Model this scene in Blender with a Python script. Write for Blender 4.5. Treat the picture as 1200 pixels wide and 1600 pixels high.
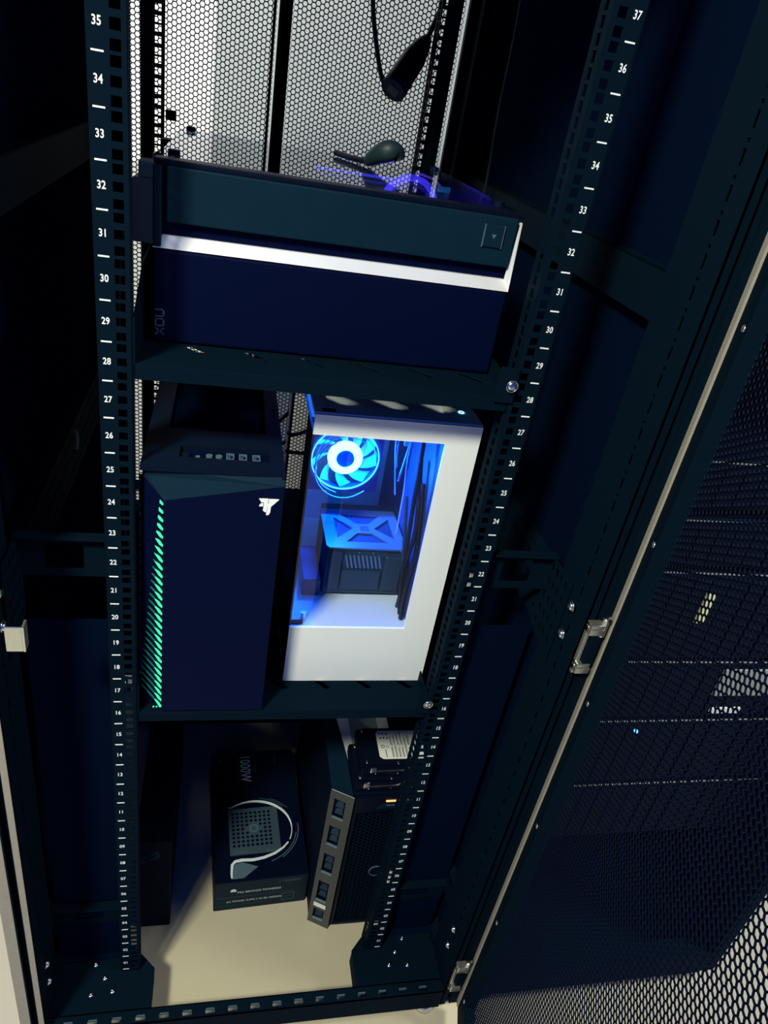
import bpy, bmesh, math, random
import numpy as np
from mathutils import Vector, Matrix
random.seed(7)
for o in list(bpy.data.objects): bpy.data.objects.remove(o)
S = bpy.context.scene; COL = S.collection

# ------------------------------------------------------------------ camera
cd = bpy.data.cameras.new('camera'); cam = bpy.data.objects.new('camera', cd); COL.objects.link(cam)
R0 = Vector((0.9725354506962438, -0.16913731782857, 0.15989798265397603))
R1 = Vector((0.050000162308670416, -0.51912554321233, -0.8532342317052275))
R2 = Vector((0.22732087653394384, 0.8377954631664346, -0.496411100792054))
cam.matrix_world = Matrix.Translation((-0.12560946794812236, -0.7952824799924957, 1.6209199293003826)) @ \
    Matrix((R0, -R1, -R2)).transposed().to_4x4()
cd.sensor_fit = 'VERTICAL'; cd.sensor_height = 36; cd.lens = 1130.514 / 1600 * 36
cd.clip_start = .02
S.camera = cam
# ------------------------------------------------------------------ world, lights, exposure
w = bpy.data.worlds.new('world'); S.world = w; w.use_nodes = True
w.node_tree.nodes['Background'].inputs[0].default_value = (.022, .085, .50, 1)
w.node_tree.nodes['Background'].inputs[1].default_value = .85
def area(name, loc, target, size, power, color, sy=None):
    l = bpy.data.lights.new(name, 'AREA'); l.energy = power; l.color = color; l.size = size
    if sy: l.shape = 'RECTANGLE'; l.size_y = sy
    o = bpy.data.objects.new(name, l); COL.objects.link(o); o.location = loc
    o.rotation_euler = (Vector(target) - Vector(loc)).to_track_quat('-Z', 'Y').to_euler()
    return o
area('ceiling_lamp_front', (-1.10, -1.45, 2.9), (0, 0, .6), .30, 92, (1, .97, .76))
area('ceiling_lamp_right', (2.2, -.9, 2.95), (1.6, -.2, 0), .5, 90, (1, 1, .85))
area('ceiling_lamp_rear', (-.75, 1.25, 2.85), (-.5, 2.6, 1.3), .8, 48, (1, .98, .93), 1.4)
S.view_settings.view_transform = 'Standard'; S.view_settings.look = 'None'
S.view_settings.gamma = 1; S.view_settings.use_curve_mapping = False
S.view_settings.exposure = 0

# ------------------------------------------------------------------ materials
def mat(name, col, rough=.5, metal=0, spec=.5, noise=0, nscale=40, emit=None, es=0, bump=0):
    m = bpy.data.materials.new(name); m.use_nodes = True; nt = m.node_tree; b = nt.nodes['Principled BSDF']
    b.inputs['Base Color'].default_value = (*col, 1); b.inputs['Roughness'].default_value = rough
    b.inputs['Metallic'].default_value = metal; b.inputs['Specular IOR Level'].default_value = spec
    if noise or bump:
        tc = nt.nodes.new('ShaderNodeTexCoord'); n = nt.nodes.new('ShaderNodeTexNoise')
        n.inputs['Scale'].default_value = nscale; n.inputs['Detail'].default_value = 4
        nt.links.new(tc.outputs['Object'], n.inputs['Vector'])
        if noise:
            mx = nt.nodes.new('ShaderNodeMix'); mx.data_type = 'RGBA'
            mx.inputs[6].default_value = (*[c * (1 - noise) for c in col], 1)
            mx.inputs[7].default_value = (*[min(1, c * (1 + noise)) for c in col], 1)
            nt.links.new(n.outputs['Fac'], mx.inputs[0]); nt.links.new(mx.outputs[2], b.inputs['Base Color'])
        if bump:
            bp = nt.nodes.new('ShaderNodeBump'); bp.inputs['Strength'].default_value = bump
            bp.inputs['Distance'].default_value = .001
            nt.links.new(n.outputs['Fac'], bp.inputs['Height']); nt.links.new(bp.outputs[0], b.inputs['Normal'])
    if emit:
        b.inputs['Emission Color'].default_value = (*emit, 1); b.inputs['Emission Strength'].default_value = es
    return m
def glassm(name, tint, refl_ior=1.5, rough=0.0):
    m = bpy.data.materials.new(name); m.use_nodes = True; nt = m.node_tree; nt.nodes.clear()
    out = nt.nodes.new('ShaderNodeOutputMaterial'); mx = nt.nodes.new('ShaderNodeMixShader')
    tr = nt.nodes.new('ShaderNodeBsdfTransparent'); gl = nt.nodes.new('ShaderNodeBsdfGlossy'); fr = nt.nodes.new('ShaderNodeFresnel')
    tr.inputs[0].default_value = (*tint, 1); gl.inputs['Roughness'].default_value = rough; 
    ge = nt.nodes.new('ShaderNodeNewGeometry'); mr = nt.nodes.new('ShaderNodeMapRange')   # same reflectance from either face
    mr.inputs[3].default_value = refl_ior; mr.inputs[4].default_value = 1 / refl_ior
    nt.links.new(ge.outputs['Backfacing'], mr.inputs[0]); nt.links.new(mr.outputs[0], fr.inputs[0])
    nt.links.new(fr.outputs[0], mx.inputs[0]); nt.links.new(tr.outputs[0], mx.inputs[1]); nt.links.new(gl.outputs[0], mx.inputs[2])
    nt.links.new(mx.outputs[0], out.inputs[0]); return m
M = {}
M['rack'] = mat('rack_powder_coat', (.0019, .0075, .0150), .55, 0, .01, .12, 300, bump=.05)
M['rackdark'] = mat('rack_panel_coat', (.0014, .005, .018), .6, 0, .0, .1, 60)
M['mesh'] = mat('mesh_coat', (.0012, .0035, .012), .5, 0, .03)
M['print'] = mat('white_print', (.85, .88, .86), .6)
M['greystrip'] = mat('edge_strip_grey', (.30, .28, .22), .6, 0, .3, .15, 120)  # grey carries the light reflected off post and door edges
M['zinc'] = mat('zinc', (.72, .72, .62), .28, .9, .5, .15, 200)
M['nickel'] = mat('nickel', (.85, .86, .84), .22, 1)
M['floor'] = mat('floor_vinyl', (.51, .47, .335), .38, 0, .4, .05, 9)
M['wall'] = mat('wall_paint', (.80, .80, .76), .8)
M['cupboard'] = mat('cupboard_cream', (.62, .64, .56), .6)
M['cupboard2'] = mat('cupboard_grey', (.24, .29, .31), .5)
M['pillar'] = mat('pillar_paint', (.36, .39, .37), .8)
M['noxfront'] = mat('case_black_gloss', (.0012, .0035, .022), .45, 0, .03)
M['noxpanel'] = mat('case_petrol_panel', (.003, .016, .031), .5, 0, .05, noise=.1)
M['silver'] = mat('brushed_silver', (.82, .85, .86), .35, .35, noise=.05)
M['plastic'] = mat('black_plastic', (.0015, .004, .014), .45, 0, .10)
M['plasticb'] = mat('black_plastic_soft', (.002, .006, .018), .55, 0, .04)
M['slat'] = mat('slat_plastic', (.012, .028, .045), .5, 0, .2)
M['dark'] = mat('recess_black', (.001, .003, .012), .6, 0, .0)
M['glass'] = glassm('smoked_glass', (.38, .44, .58), 1.65)
M['smoke'] = glassm('dark_smoked_glass', (.03, .06, .14), 1.4)
M['clear'] = glassm('clear_glass', (.90, .94, .97), 1.35)
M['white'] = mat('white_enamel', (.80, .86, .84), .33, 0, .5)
M['whitein'] = mat('white_enamel_blued', (.62, .72, .80), .45)  # duller, bluer enamel copy carrying the fan's blue light on the inner walls
M['tray'] = mat('motherboard_tray', (.02, .05, .12), .5)
M['board'] = mat('circuit_board', (.012, .03, .05), .4, noise=.5, nscale=90)
M['cable'] = mat('black_cable', (.002, .005, .012), .45, 0, .3)
M['cablebluelit'] = mat('blue_lit_cable', (.30, .50, .70), .4)  # pale blue stands for the fan's light on the cables
M['plug'] = mat('plug_rubber', (.008, .022, .03), .5, 0, .3)
M['plugface'] = mat('plug_face', (.10, .12, .08), .5)
M['gpu'] = mat('card_shroud', (.012, .04, .075), .45, 0, .2)
M['gpuplate'] = mat('card_backplate', (.07, .17, .33), .35, .2)
M['carton'] = mat('printed_carton', (.0015, .004, .016), .45, 0, .05)
M['cartonside'] = mat('printed_carton_band', (.005, .018, .028), .45, 0, .06)
M['artwhite'] = mat('carton_art_white', (.62, .72, .74), .5)
M['artgrey'] = mat('carton_art_grey', (.07, .12, .15), .5)
M['artdim'] = mat('carton_art_dim', (.03, .06, .08), .5)
M['bronze'] = mat('tower_facet', (.05, .06, .055), .4, .2, .3)
M['label'] = mat('paper_label', (.72, .76, .70), .6)
M['ink'] = mat('ink', (.02, .025, .03), .6)
M['aluminium'] = mat('cast_aluminium', (.45, .48, .5), .25, 1, noise=.1)
M['leaf'] = mat('leaflet_print', (.22, .30, .30), .5, noise=.6, nscale=14)
M['orange'] = mat('orange_led', (.9, .35, .1), .5, emit=(1, .42, .12), es=1.3)
M['green'] = mat('green_led', (.02, .5, .25), .4, emit=(.06, .86, .34), es=.95)
M['blueled'] = mat('blue_led', (.1, .3, 1), .4, emit=(.05, .3, 1), es=4)
M['powerled'] = mat('power_led', (.3, .6, 1), .4, emit=(.25, .75, 1), es=3)
M['violet'] = mat('violet_led', (.3, .1, 1), .4, emit=(.14, .10, 1), es=7)
M['pinkled'] = mat('pink_led', (.3, .1, 1), .4, emit=(.7, .35, 1), es=2.5)
M['cyanled'] = mat('cyan_led', (.1, .5, 1), .4, emit=(.08, .55, 1), es=2.2)
M['ring'] = mat('fan_ring_led', (.3, .7, 1), .4, emit=(.12, .60, 1), es=9)
M['blade'] = mat('fan_blade', (.15, .35, .6), .3, emit=(0, .17, 1), es=1.4)
M['yellow'] = mat('yellow_tag', (.75, .70, .35), .6)
M['server'] = mat('server_metal', (.0012, .004, .012), .5, 0, .04)
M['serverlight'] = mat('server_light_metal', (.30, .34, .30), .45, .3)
M['cableorange'] = mat('warm_tie', (.30, .26, .22), .5)

# ------------------------------------------------------------------ builders
ORG = {}
class MB:
    def __init__(s): s.v = []; s.f = []
    def add(s, vs, fs):
        k = len(s.v); s.v += [tuple(v) for v in vs]; s.f += [tuple(k + i for i in f) for f in fs]; return s
    def box(s, x0, x1, y0, y1, z0, z1, c=0):
        if x0 > x1: x0, x1 = x1, x0
        if y0 > y1: y0, y1 = y1, y0
        if z0 > z1: z0, z1 = z1, z0
        if c <= 0:
            return s.add([(x, y, z) for x in (x0, x1) for y in (y0, y1) for z in (z0, z1)],
                [(0, 1, 3, 2), (4, 6, 7, 5), (0, 4, 5, 1), (2, 3, 7, 6), (0, 2, 6, 4), (1, 5, 7, 3)])
        c = min(c, (x1 - x0) * .45, (y1 - y0) * .45, (z1 - z0) * .45)
        bm = bmesh.new(); bmesh.ops.create_cube(bm, size=1)
        for v in bm.verts: v.co = Vector(((x0 + x1) / 2 + v.co.x * (x1 - x0), (y0 + y1) / 2 + v.co.y * (y1 - y0), (z0 + z1) / 2 + v.co.z * (z1 - z0)))
        bmesh.ops.bevel(bm, geom=bm.edges[:], offset=c, segments=2, affect='EDGES', profile=.5)
        bm.verts.index_update(); s.add([v.co[:] for v in bm.verts], [[v.index for v in f.verts] for f in bm.faces]); bm.free(); return s
    def prism(s, poly, a, b, axis='z'):
        """poly in the two other axes (cyclic order), extruded a..b along axis"""
        def P(p, t): return {'z': (p[0], p[1], t), 'y': (p[0], t, p[1]), 'x': (t, p[0], p[1])}[axis]
        n = len(poly)
        return s.add([P(p, a) for p in poly] + [P(p, b) for p in poly],
            [tuple(range(n))[::-1], tuple(range(n, 2 * n))] + [(i, (i + 1) % n, n + (i + 1) % n, n + i) for i in range(n)])
    def quad(s, a, b, c, d): return s.add([a, b, c, d], [(0, 1, 2, 3)])
    def cyl(s, p0, p1, r0, r1=None, n=16, caps=True):
        p0 = Vector(p0); p1 = Vector(p1); r1 = r0 if r1 is None else r1
        d = (p1 - p0).normalized(); u = d.orthogonal().normalized(); v = d.cross(u)
        vs = [p0 + (u * math.cos(t) + v * math.sin(t)) * r0 for t in [2 * math.pi * i / n for i in range(n)]] + \
             [p1 + (u * math.cos(t) + v * math.sin(t)) * r1 for t in [2 * math.pi * i / n for i in range(n)]]
        fs = [(i, (i + 1) % n, n + (i + 1) % n, n + i) for i in range(n)]
        if caps: fs += [tuple(range(n))[::-1], tuple(range(n, 2 * n))]
        return s.add(vs, fs)
    def ring(s, c, ax, r0, r1, h, n=40):
        """flat annulus r0..r1 thickness h along ax, centre c"""
        c = Vector(c); d = Vector(ax).normalized(); u = d.orthogonal().normalized(); v = d.cross(u); vs = []
        for (r, t) in ((r0, -h / 2), (r1, -h / 2), (r1, h / 2), (r0, h / 2)):
            vs += [c + d * t + (u * math.cos(a) + v * math.sin(a)) * r for a in [2 * math.pi * i / n for i in range(n)]]
        return s.add(vs, [(k * n + i, k * n + (i + 1) % n, ((k + 1) % 4) * n + (i + 1) % n, ((k + 1) % 4) * n + i) for k in range(4) for i in range(n)])
    def tube(s, pts, r, n=8, sub=6):
        P = [Vector(p) for p in pts]; Q = []
        for i in range(len(P) - 1):
            a = P[max(i - 1, 0)]; b = P[i]; c = P[i + 1]; d = P[min(i + 2, len(P) - 1)]
            for k in range(sub):
                t = k / sub
                Q.append(.5 * ((2 * b) + (c - a) * t + (2 * a - 5 * b + 4 * c - d) * t * t + (3 * b - a - 3 * c + d) * t ** 3))
        Q.append(P[-1]); vs = []; u = None
        for i, q in enumerate(Q):
            d = (Q[min(i + 1, len(Q) - 1)] - Q[max(i - 1, 0)])
            if d.length < 1e-9: d = Vector((0, 0, 1))
            d.normalize(); u = d.orthogonal() if u is None else (u - d * u.dot(d))
            if u.length < 1e-6: u = d.orthogonal()
            u.normalize(); v = d.cross(u)
            rr = r(i / (len(Q) - 1)) if callable(r) else r
            vs += [q + (u * math.cos(t) + v * math.sin(t)) * rr for t in [2 * math.pi * j / n for j in range(n)]]
        fs = [(i * n + j, i * n + (j + 1) % n, (i + 1) * n + (j + 1) % n, (i + 1) * n + j) for i in range(len(Q) - 1) for j in range(n)]
        fs += [tuple(range(n))[::-1], tuple(range((len(Q) - 1) * n, len(Q) * n))]
        return s.add(vs, fs)
    def xf(s, m):
        s.v = [tuple(m @ Vector(v)) for v in s.v]; return s
    def dome(s, c, ax, r, h, n=14):
        c = Vector(c); d = Vector(ax).normalized(); u = d.orthogonal().normalized(); v = d.cross(u); vs = []
        prof = [(1, 0), (1, .45), (.8, .8), (.45, .97)]
        for (a, b) in prof: vs += [c + d * h * b + (u * math.cos(t) + v * math.sin(t)) * r * a for t in [2 * math.pi * i / n for i in range(n)]]
        fs = [(k * n + i, k * n + (i + 1) % n, (k + 1) * n + (i + 1) % n, (k + 1) * n + i) for k in range(3) for i in range(n)]
        fs += [tuple(range(3 * n, 4 * n)), tuple(range(n))[::-1]]
        return s.add(vs, fs)
    def slab(s, outer, holes, t, m=Matrix()):
        """flat plate in local XY with holes, thickness t, placed by matrix m"""
        cu = bpy.data.curves.new('c', 'CURVE'); cu.dimensions = '2D'; cu.fill_mode = 'BOTH'; cu.extrude = t / 2
        for poly in [outer] + list(holes):
            sp = cu.splines.new('POLY'); sp.points.add(len(poly) - 1)
            for i, p in enumerate(poly): sp.points[i].co = (p[0], p[1], 0, 1)
            sp.use_cyclic_u = True
        o = bpy.data.objects.new('c', cu); me = bpy.data.meshes.new_from_object(o)
        s.add([m @ v.co for v in me.vertices], [tuple(p.vertices) for p in me.polygons])
        bpy.data.objects.remove(o); bpy.data.curves.remove(cu); bpy.data.meshes.remove(me); return s
    def text(s, body, size, org, xd, yd, t=.0002, sx=1.0, bold=0.0, align='CENTER'):
        cu = bpy.data.curves.new('t', 'FONT'); cu.body = body; cu.size = size; cu.align_x = align; cu.align_y = 'CENTER'
        cu.extrude = 0; cu.resolution_u = 3; cu.offset = bold; cu.space_character = 1.05
        o = bpy.data.objects.new('t', cu); me = bpy.data.meshes.new_from_object(o)
        xd = Vector(xd).normalized(); yd = Vector(yd).normalized(); nd = xd.cross(yd); org = Vector(org) + nd * t
        s.add([org + xd * v.co.x * sx + yd * v.co.y for v in me.vertices], [tuple(p.vertices) for p in me.polygons])
        bpy.data.objects.remove(o); bpy.data.curves.remove(cu); bpy.data.meshes.remove(me); return s
    def build(s, name, m, parent=None, label=None, smooth=False, kind=None, loc=None):
        me = bpy.data.meshes.new(name); off = ORG[parent.name] if parent is not None else Vector((0, 0, 0))
        if parent is None and loc is not None: off = Vector(loc)
        me.from_pydata([tuple(Vector(v) - off) for v in s.v], [], s.f)
        bm = bmesh.new(); bm.from_mesh(me); bmesh.ops.recalc_face_normals(bm, faces=bm.faces); bm.to_mesh(me); bm.free()
        me.materials.append(M[m] if isinstance(m, str) else m)
        o = bpy.data.objects.new(name, me); COL.objects.link(o)
        if smooth:
            for p in me.polygons: p.use_smooth = True
            try: me.set_sharp_from_angle(angle=.7)
            except Exception: pass
        ORG[o.name] = off.copy()
        if parent is not None: o.parent = parent
        elif loc is not None: o.location = off
        if label: o['label'] = label
        if kind: o['kind'] = kind
        return o
def tag(o, label, cat, group=None):
    o['label'] = label; o['category'] = cat
    if group: o['group'] = group
    return o
def thing(name, loc, label, cat, group=None):
    o = bpy.data.objects.new(name, None); COL.objects.link(o); o.location = loc; o.empty_display_size = .05
    ORG[o.name] = Vector(loc); return tag(o, label, cat, group)
def shared(src_mb, name, m, parent, places, smooth=False, label=None):
    """copies of one small mesh (built round the origin) at world places, as children"""
    first = None; out = []
    for p in places:
        if first is None:
            me = bpy.data.meshes.new(name); me.from_pydata([tuple(v) for v in src_mb.v], [], src_mb.f)
            bm = bmesh.new(); bm.from_mesh(me); bmesh.ops.recalc_face_normals(bm, faces=bm.faces); bm.to_mesh(me); bm.free()
            me.materials.append(M[m] if isinstance(m, str) else m)
            if smooth:
                for q in me.polygons: q.use_smooth = True
            first = me
        o = bpy.data.objects.new(name, first); COL.objects.link(o); o.parent = parent
        o.location = Vector(p) - ORG[parent.name]; ORG[o.name] = Vector(p)
        if label: o['label'] = label
        out.append(o)
    return out
def struct(name, mb, m):
    o = mb.build(name, m); o['kind'] = 'structure'; return o
def hexmesh(org, ud, vd, nd, W, H, p, rim=.0, t=.0012, name='mesh_panel', m='mesh', parent=None, hr=.455):
    """perforated sheet: hexagonal holes, W along ud, H along vd, rows meeting along vd"""
    ud, vd, nd = [np.array(Vector(x).normalized()) for x in (ud, vd, nd)]; org = np.array(org, float)
    cs = p * .8660254; nc = int((W - p) / cs); nr = int(H / p) - 1
    i, j = np.meshgrid(np.arange(nc), np.arange(nr), indexing='ij'); i = i.ravel(); j = j.ravel()
    cx = p * .6 + i * cs; cy = p * .6 + j * p + (i % 2) * p / 2
    R = p / math.sqrt(3); r = p * hr
    ang = np.arange(6) * math.pi / 3; N = len(cx)
    def ringpts(rad, z):
        x = cx[:, None] + rad * np.cos(ang); y = cy[:, None] + rad * np.sin(ang)
        return org + x[..., None] * ud + y[..., None] * vd + z * nd
    V = np.concatenate([ringpts(R, 0), ringpts(r, 0), ringpts(r, t)], 1)    # N,18,3
    F = []
    for k in range(6):
        k2 = (k + 1) % 6
        F.append([k, k2, 6 + k2, 6 + k]); F.append([6 + k, 6 + k2, 12 + k2, 12 + k])
    F = np.array(F)[None] + (np.arange(N) * 18)[:, None, None]; F = F.reshape(-1, 4)
    off = np.array(ORG[parent.name]); V = V.reshape(-1, 3) - off
    me = bpy.data.meshes.new(name); me.vertices.add(len(V)); me.vertices.foreach_set('co', V.ravel().astype(np.float32))
    me.loops.add(F.size); me.loops.foreach_set('vertex_index', F.ravel().astype(np.int32))
    me.polygons.add(len(F)); me.polygons.foreach_set('loop_start', (np.arange(len(F)) * 4).astype(np.int32))
    me.update(calc_edges=True); me.materials.append(M[m])
    o = bpy.data.objects.new(name, me); COL.objects.link(o); o.parent = parent; ORG[o.name] = Vector(off)
    return o
def rect(x0, x1, y0, y1): return [(x0, y0), (x1, y0), (x1, y1), (x0, y1)]
def frame_m(o, x, y):
    x = Vector(x).normalized(); y = Vector(y).normalized(); z = x.cross(y)
    m = Matrix((x, y, z)).transposed().to_4x4(); m.translation = Vector(o); return m
U = .04445; Z0 = .10

# ================================================================== SETTING
struct('floor', MB().quad((-4, -4, 0), (6, -4, 0), (6, 4, 0), (-4, 4, 0)), 'floor')
struct('wall_back', MB().box(-4, 6, 2.6, 2.7, 0, 3.2), 'wall')
struct('baseboard_back', MB().box(-4, 6, 2.585, 2.6, 0, .08, .003), 'pillar')
struct('trim_1', MB().box(-.215, 2.0, 2.55, 2.6, 0, 3.2, .004), 'pillar')
# cupboards standing behind the rack, seen through the perforated rear doors
def cupboard(x0, x1, z1, m, label):
    t = thing('storage_cupboard', ((x0 + x1) / 2, 2.2, 0), label, 'cupboard', 'cupboards behind the rear mesh doors')
    MB().box(x0, x1, 2.0, 2.45, .06, z1, .004).build('body', m, t)
    MB().box(x0 + .02, x1 - .02, 2.02, 2.43, 0, .06).build('plinth', 'plasticb', t)
    xm = (x0 + x1) / 2
    for a, b in ((x0 + .006, xm - .002), (xm + .002, x1 - .006)):
        d = MB().box(a, b, 1.982, 1.999, .07, z1 - .01, .002).build('door', m, t)
        hx = b - .03 if a < xm - .1 else a + .03
        MB().box(hx - .005, hx + .005, 1.962, 1.982, z1 * .5, z1 * .5 + .12, .002).build('handle', 'zinc', d)
    return t
cupboard(-1.05, -.165, 1.30, 'cupboard', 'cream two-door cupboard behind the rear mesh, left of the grey one')
cupboard(-.155, .62, 1.28, 'cupboard2', 'grey-blue two-door cupboard behind the rear mesh, right of the cream one')

# ================================================================== MAIN RACK CABINET
cab = thing('server_cabinet', (0, .4, 0), 'tall dark navy open server cabinet in the centre holding the computer cases', 'server cabinet')
screw_mb = MB().dome((0, 0, 0), (0, -1, 0), .0062, .005); screw_mb.ring((0, -.0035, 0), (0, 1, 0), .0066, .0078, .001, 14)
ZT = 2.0
def holed_strip(mb, u0, u1, h0, h1, vs, v0, v1, t, m):
    """flat strip in local XY with one column of rectangular holes, as plain boxes placed by m"""
    q = MB(); q.box(u0, h0, v0, v1, -t / 2, t / 2); q.box(h1, u1, v0, v1, -t / 2, t / 2); c = v0
    for a, b in vs: q.box(h0, h1, c, a, -t / 2, t / 2); c = b
    q.box(h0, h1, c, v1, -t / 2, t / 2)
    q.xf(m); mb.add(q.v, q.f)
# --- front and rear posts
for s in (-1, 1):
    post = MB()
    out = (.002)
    slots = []; z = .22
    while z < ZT - .1:
        slots += [(z, z + .016), (z + .0215, z + .0255)]; z += .034
    holed_strip(post, -.1, -.004, -.067, -.061, slots, .05, ZT, .002, frame_m((s * .371, 0, 0), (0, 1, 0), (0, 0, 1)))
    post.box(s * .370, s * .379, -.1, -.098, .05, ZT)
    post.box(s * .379, s * .381, -.1, -.084, .05, ZT)
    post.box(s * .379, s * .392, -.086, -.084, .05, ZT)
    post.box(s * .390, s * .392, -.1, -.084, .05, ZT)
    post.box(s * .406, s * .408, -.1, 0, .05, ZT); post.box(s * .370, s * .408, -.004, -.002, .05, ZT)
    post.box(s * .392, s * .408, -.099, -.097, .05, ZT)
    p = post.build('front_post', 'rack', cab)
    if s < 0:
        MB().box(s * .3705, s * .379, -.1015, -.1, .05, ZT).build('edge_strip', 'greystrip', p, 'grey-brown inner edge strip')
        MB().box(s * .392, s * .4085, -.1015, -.099, .05, ZT).build('edge_strip', 'greystrip', p, 'grey-brown outer edge strip')
        st = MB(); st.box(-.352, -.3335, -.1045, -.1025, .998, 1.034, .0015); st.box(-.3335, -.331, -.1045, -.09, .998, 1.034)
        st.build('strike_plate', 'zinc', p, 'small worn zinc strike plate')
    MB().box(s * .335, s * .405, .86, .9, .05, ZT, .002).build('rear_post', 'rack', cab)
# bolts on the inner faces of the front posts
for s in (-1, 1):
    sm = MB().dome((0, 0, 0), (-s, 0, 0), .0065, .006); sm.ring((-s * .001, 0, 0), (1, 0, 0), .0066, .0085, .0014, 14)
    shared(sm, 'screw', 'nickel', cab, [(s * .3695, -.056, z) for z in (1.045, .995, .245, .19)], True)
    MB().box(s * .392, s * .396, -.08, .88, .06, ZT - .01).build('side_panel', 'rackdark', cab)
# --- depth beams and braces
for s in (-1, 1):
    for (z0, z1, perf) in ((1.435, 1.495, 0), (.945, 1.045, 1), (.235, .285, 0), (1.90, 1.96, 0)):
        b = MB()
        if perf:
            holes = []
            k = 0; y = .05
            while y < .80:
                for r_, zz in enumerate((.965, .995, 1.025)):
                    yy = y + (.011 if r_ == 1 else 0)
                    holes.append([(yy + .0065 * math.cos(a), zz + .0045 * math.sin(a)) for a in [i * math.pi / 3 for i in range(6)]])
                y += .022
            b.slab(rect(.0, .86, z0, z1), holes, .002, frame_m((s * .372, 0, 0), (0, 1, 0), (0, 0, 1)))
        else: b.box(s * .372, s * .376, 0, .86, z0, z1, .001)
        b.box(s * .372, s * .392, 0, .86, z1 - .002, z1)
        b.build('depth_beam', 'rack', cab)
    for (z0, z1) in ((1.012, 1.078), (.215, .275), (1.88, 1.94)):
        a, c = sorted((s * .2565, s * .369)); wd = c - a
        b = MB().slab(rect(a, c, z0, z1), [rect(a + wd * .3, a + wd * .72, z0 + .012, z1 - .014)], .002, frame_m((0, .028, 0), (1, 0, 0), (0, 0, 1)))
        b.box(a, c, .012, .029, z1 - .001, z1 + .001)
        b.build('brace', 'rack', cab)
    # perforated gusset behind the post
    hs = [[(y + .005 * math.cos(t), z + .008 * math.sin(t)) for t in [i * math.pi / 3 for i in range(6)]] for y in (-.03, -.014, .002, .018) for z in (.96, .985, 1.01, 1.035, 1.06)]
    MB().slab([(-.045, .93), (.03, .95), (.03, 1.075), (-.045, 1.075)], hs, .002, frame_m((s * .366, 0, 0), (0, 1, 0), (0, 0, 1))).build('gusset_plate', 'rack', cab)
for s in (-1, 1):
    a, c = sorted((s * .2575, s * .370))
    MB().box(a, c, .031, .033, .10, .935).box(a, c, .020, .031, .10, .102).build('air_baffle', 'rackdark', cab)
# --- mounting rails (front and rear)
def rail(s, y, back, xo=0.0, numbers=True):
    zb, zt = Z0 - .012, Z0 + 42 * U + .01
    vs = []
    for n in range(42):
        for q in (.00635, .02223, .0381): c = Z0 + n * U + q; vs.append((c - .00475, c + .00475))
    a, b = sorted((s * .2225, s * .2558))
    ha, hb = sorted((s * (.2325 - .005), s * (.2325 + .005)))
    r = MB(); holed_strip(r, a, b, ha, hb, vs, zb, zt, .002, frame_m((xo, y, 0), (1, 0, 0), (0, 0, 1)))
    # return flange with oval slots
    sl = []; z = zb + .02
    d = 1 if back else -1
    while z < zt - .03: sl.append((z, z + .011)); z += U / 3
    fw = .032 if s > 0 else .014
    y0, y1 = sorted((y, y + d * fw)); ya, yb = sorted((y + d * fw * .36, y + d * fw * .72))
    holed_strip(r, y0, y1, ya, yb, sl, zb, zt, .002, frame_m((s * .2225 + xo, 0, 0), (0, 1, 0), (0, 0, 1)))
    y0, y1 = sorted((y, y + d * .03)); r.box(s * .2555 + xo, s * .2575 + xo, y0, y1, zb, zt)
    ro = r.build('mounting_rail', 'rack', cab)
    if numbers:
        for n in range(1, 43):
            MB().text('%02d' % n, .0105, (s * .2478, y - .0012, Z0 + (n - .5) * U), (1, 0, 0), (0, 0, 1), .0003, .78, .00022).build('unit_number', 'print', ro)
        for n in range(0, 42):
            MB().box(s * .2478 - .0055, s * .2478 + .0055, y - .0015, y - .001, Z0 + n * U - .0008, Z0 + n * U + .0008).build('unit_tick', 'print', ro)
    return ro
for s in (-1, 1):
    rail(s, 0, True); rail(s, .66, False, -.022, False)
# small nickel bits standing in for glints on the right rail
shared(MB().box(-.003, .003, -.004, 0, -.004, .004, .001), 'rail_glint', 'nickel', cab, [(.2325, -.001, Z0 + 21 * U + .022), (.2325, -.001, Z0 + 21 * U + .006), (.2325, -.001, Z0 + 6 * U - .005), (.2325, -.001, Z0 + 5 * U + .024), (.2325, -.001, Z0 + 5 * U + .01)])
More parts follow.
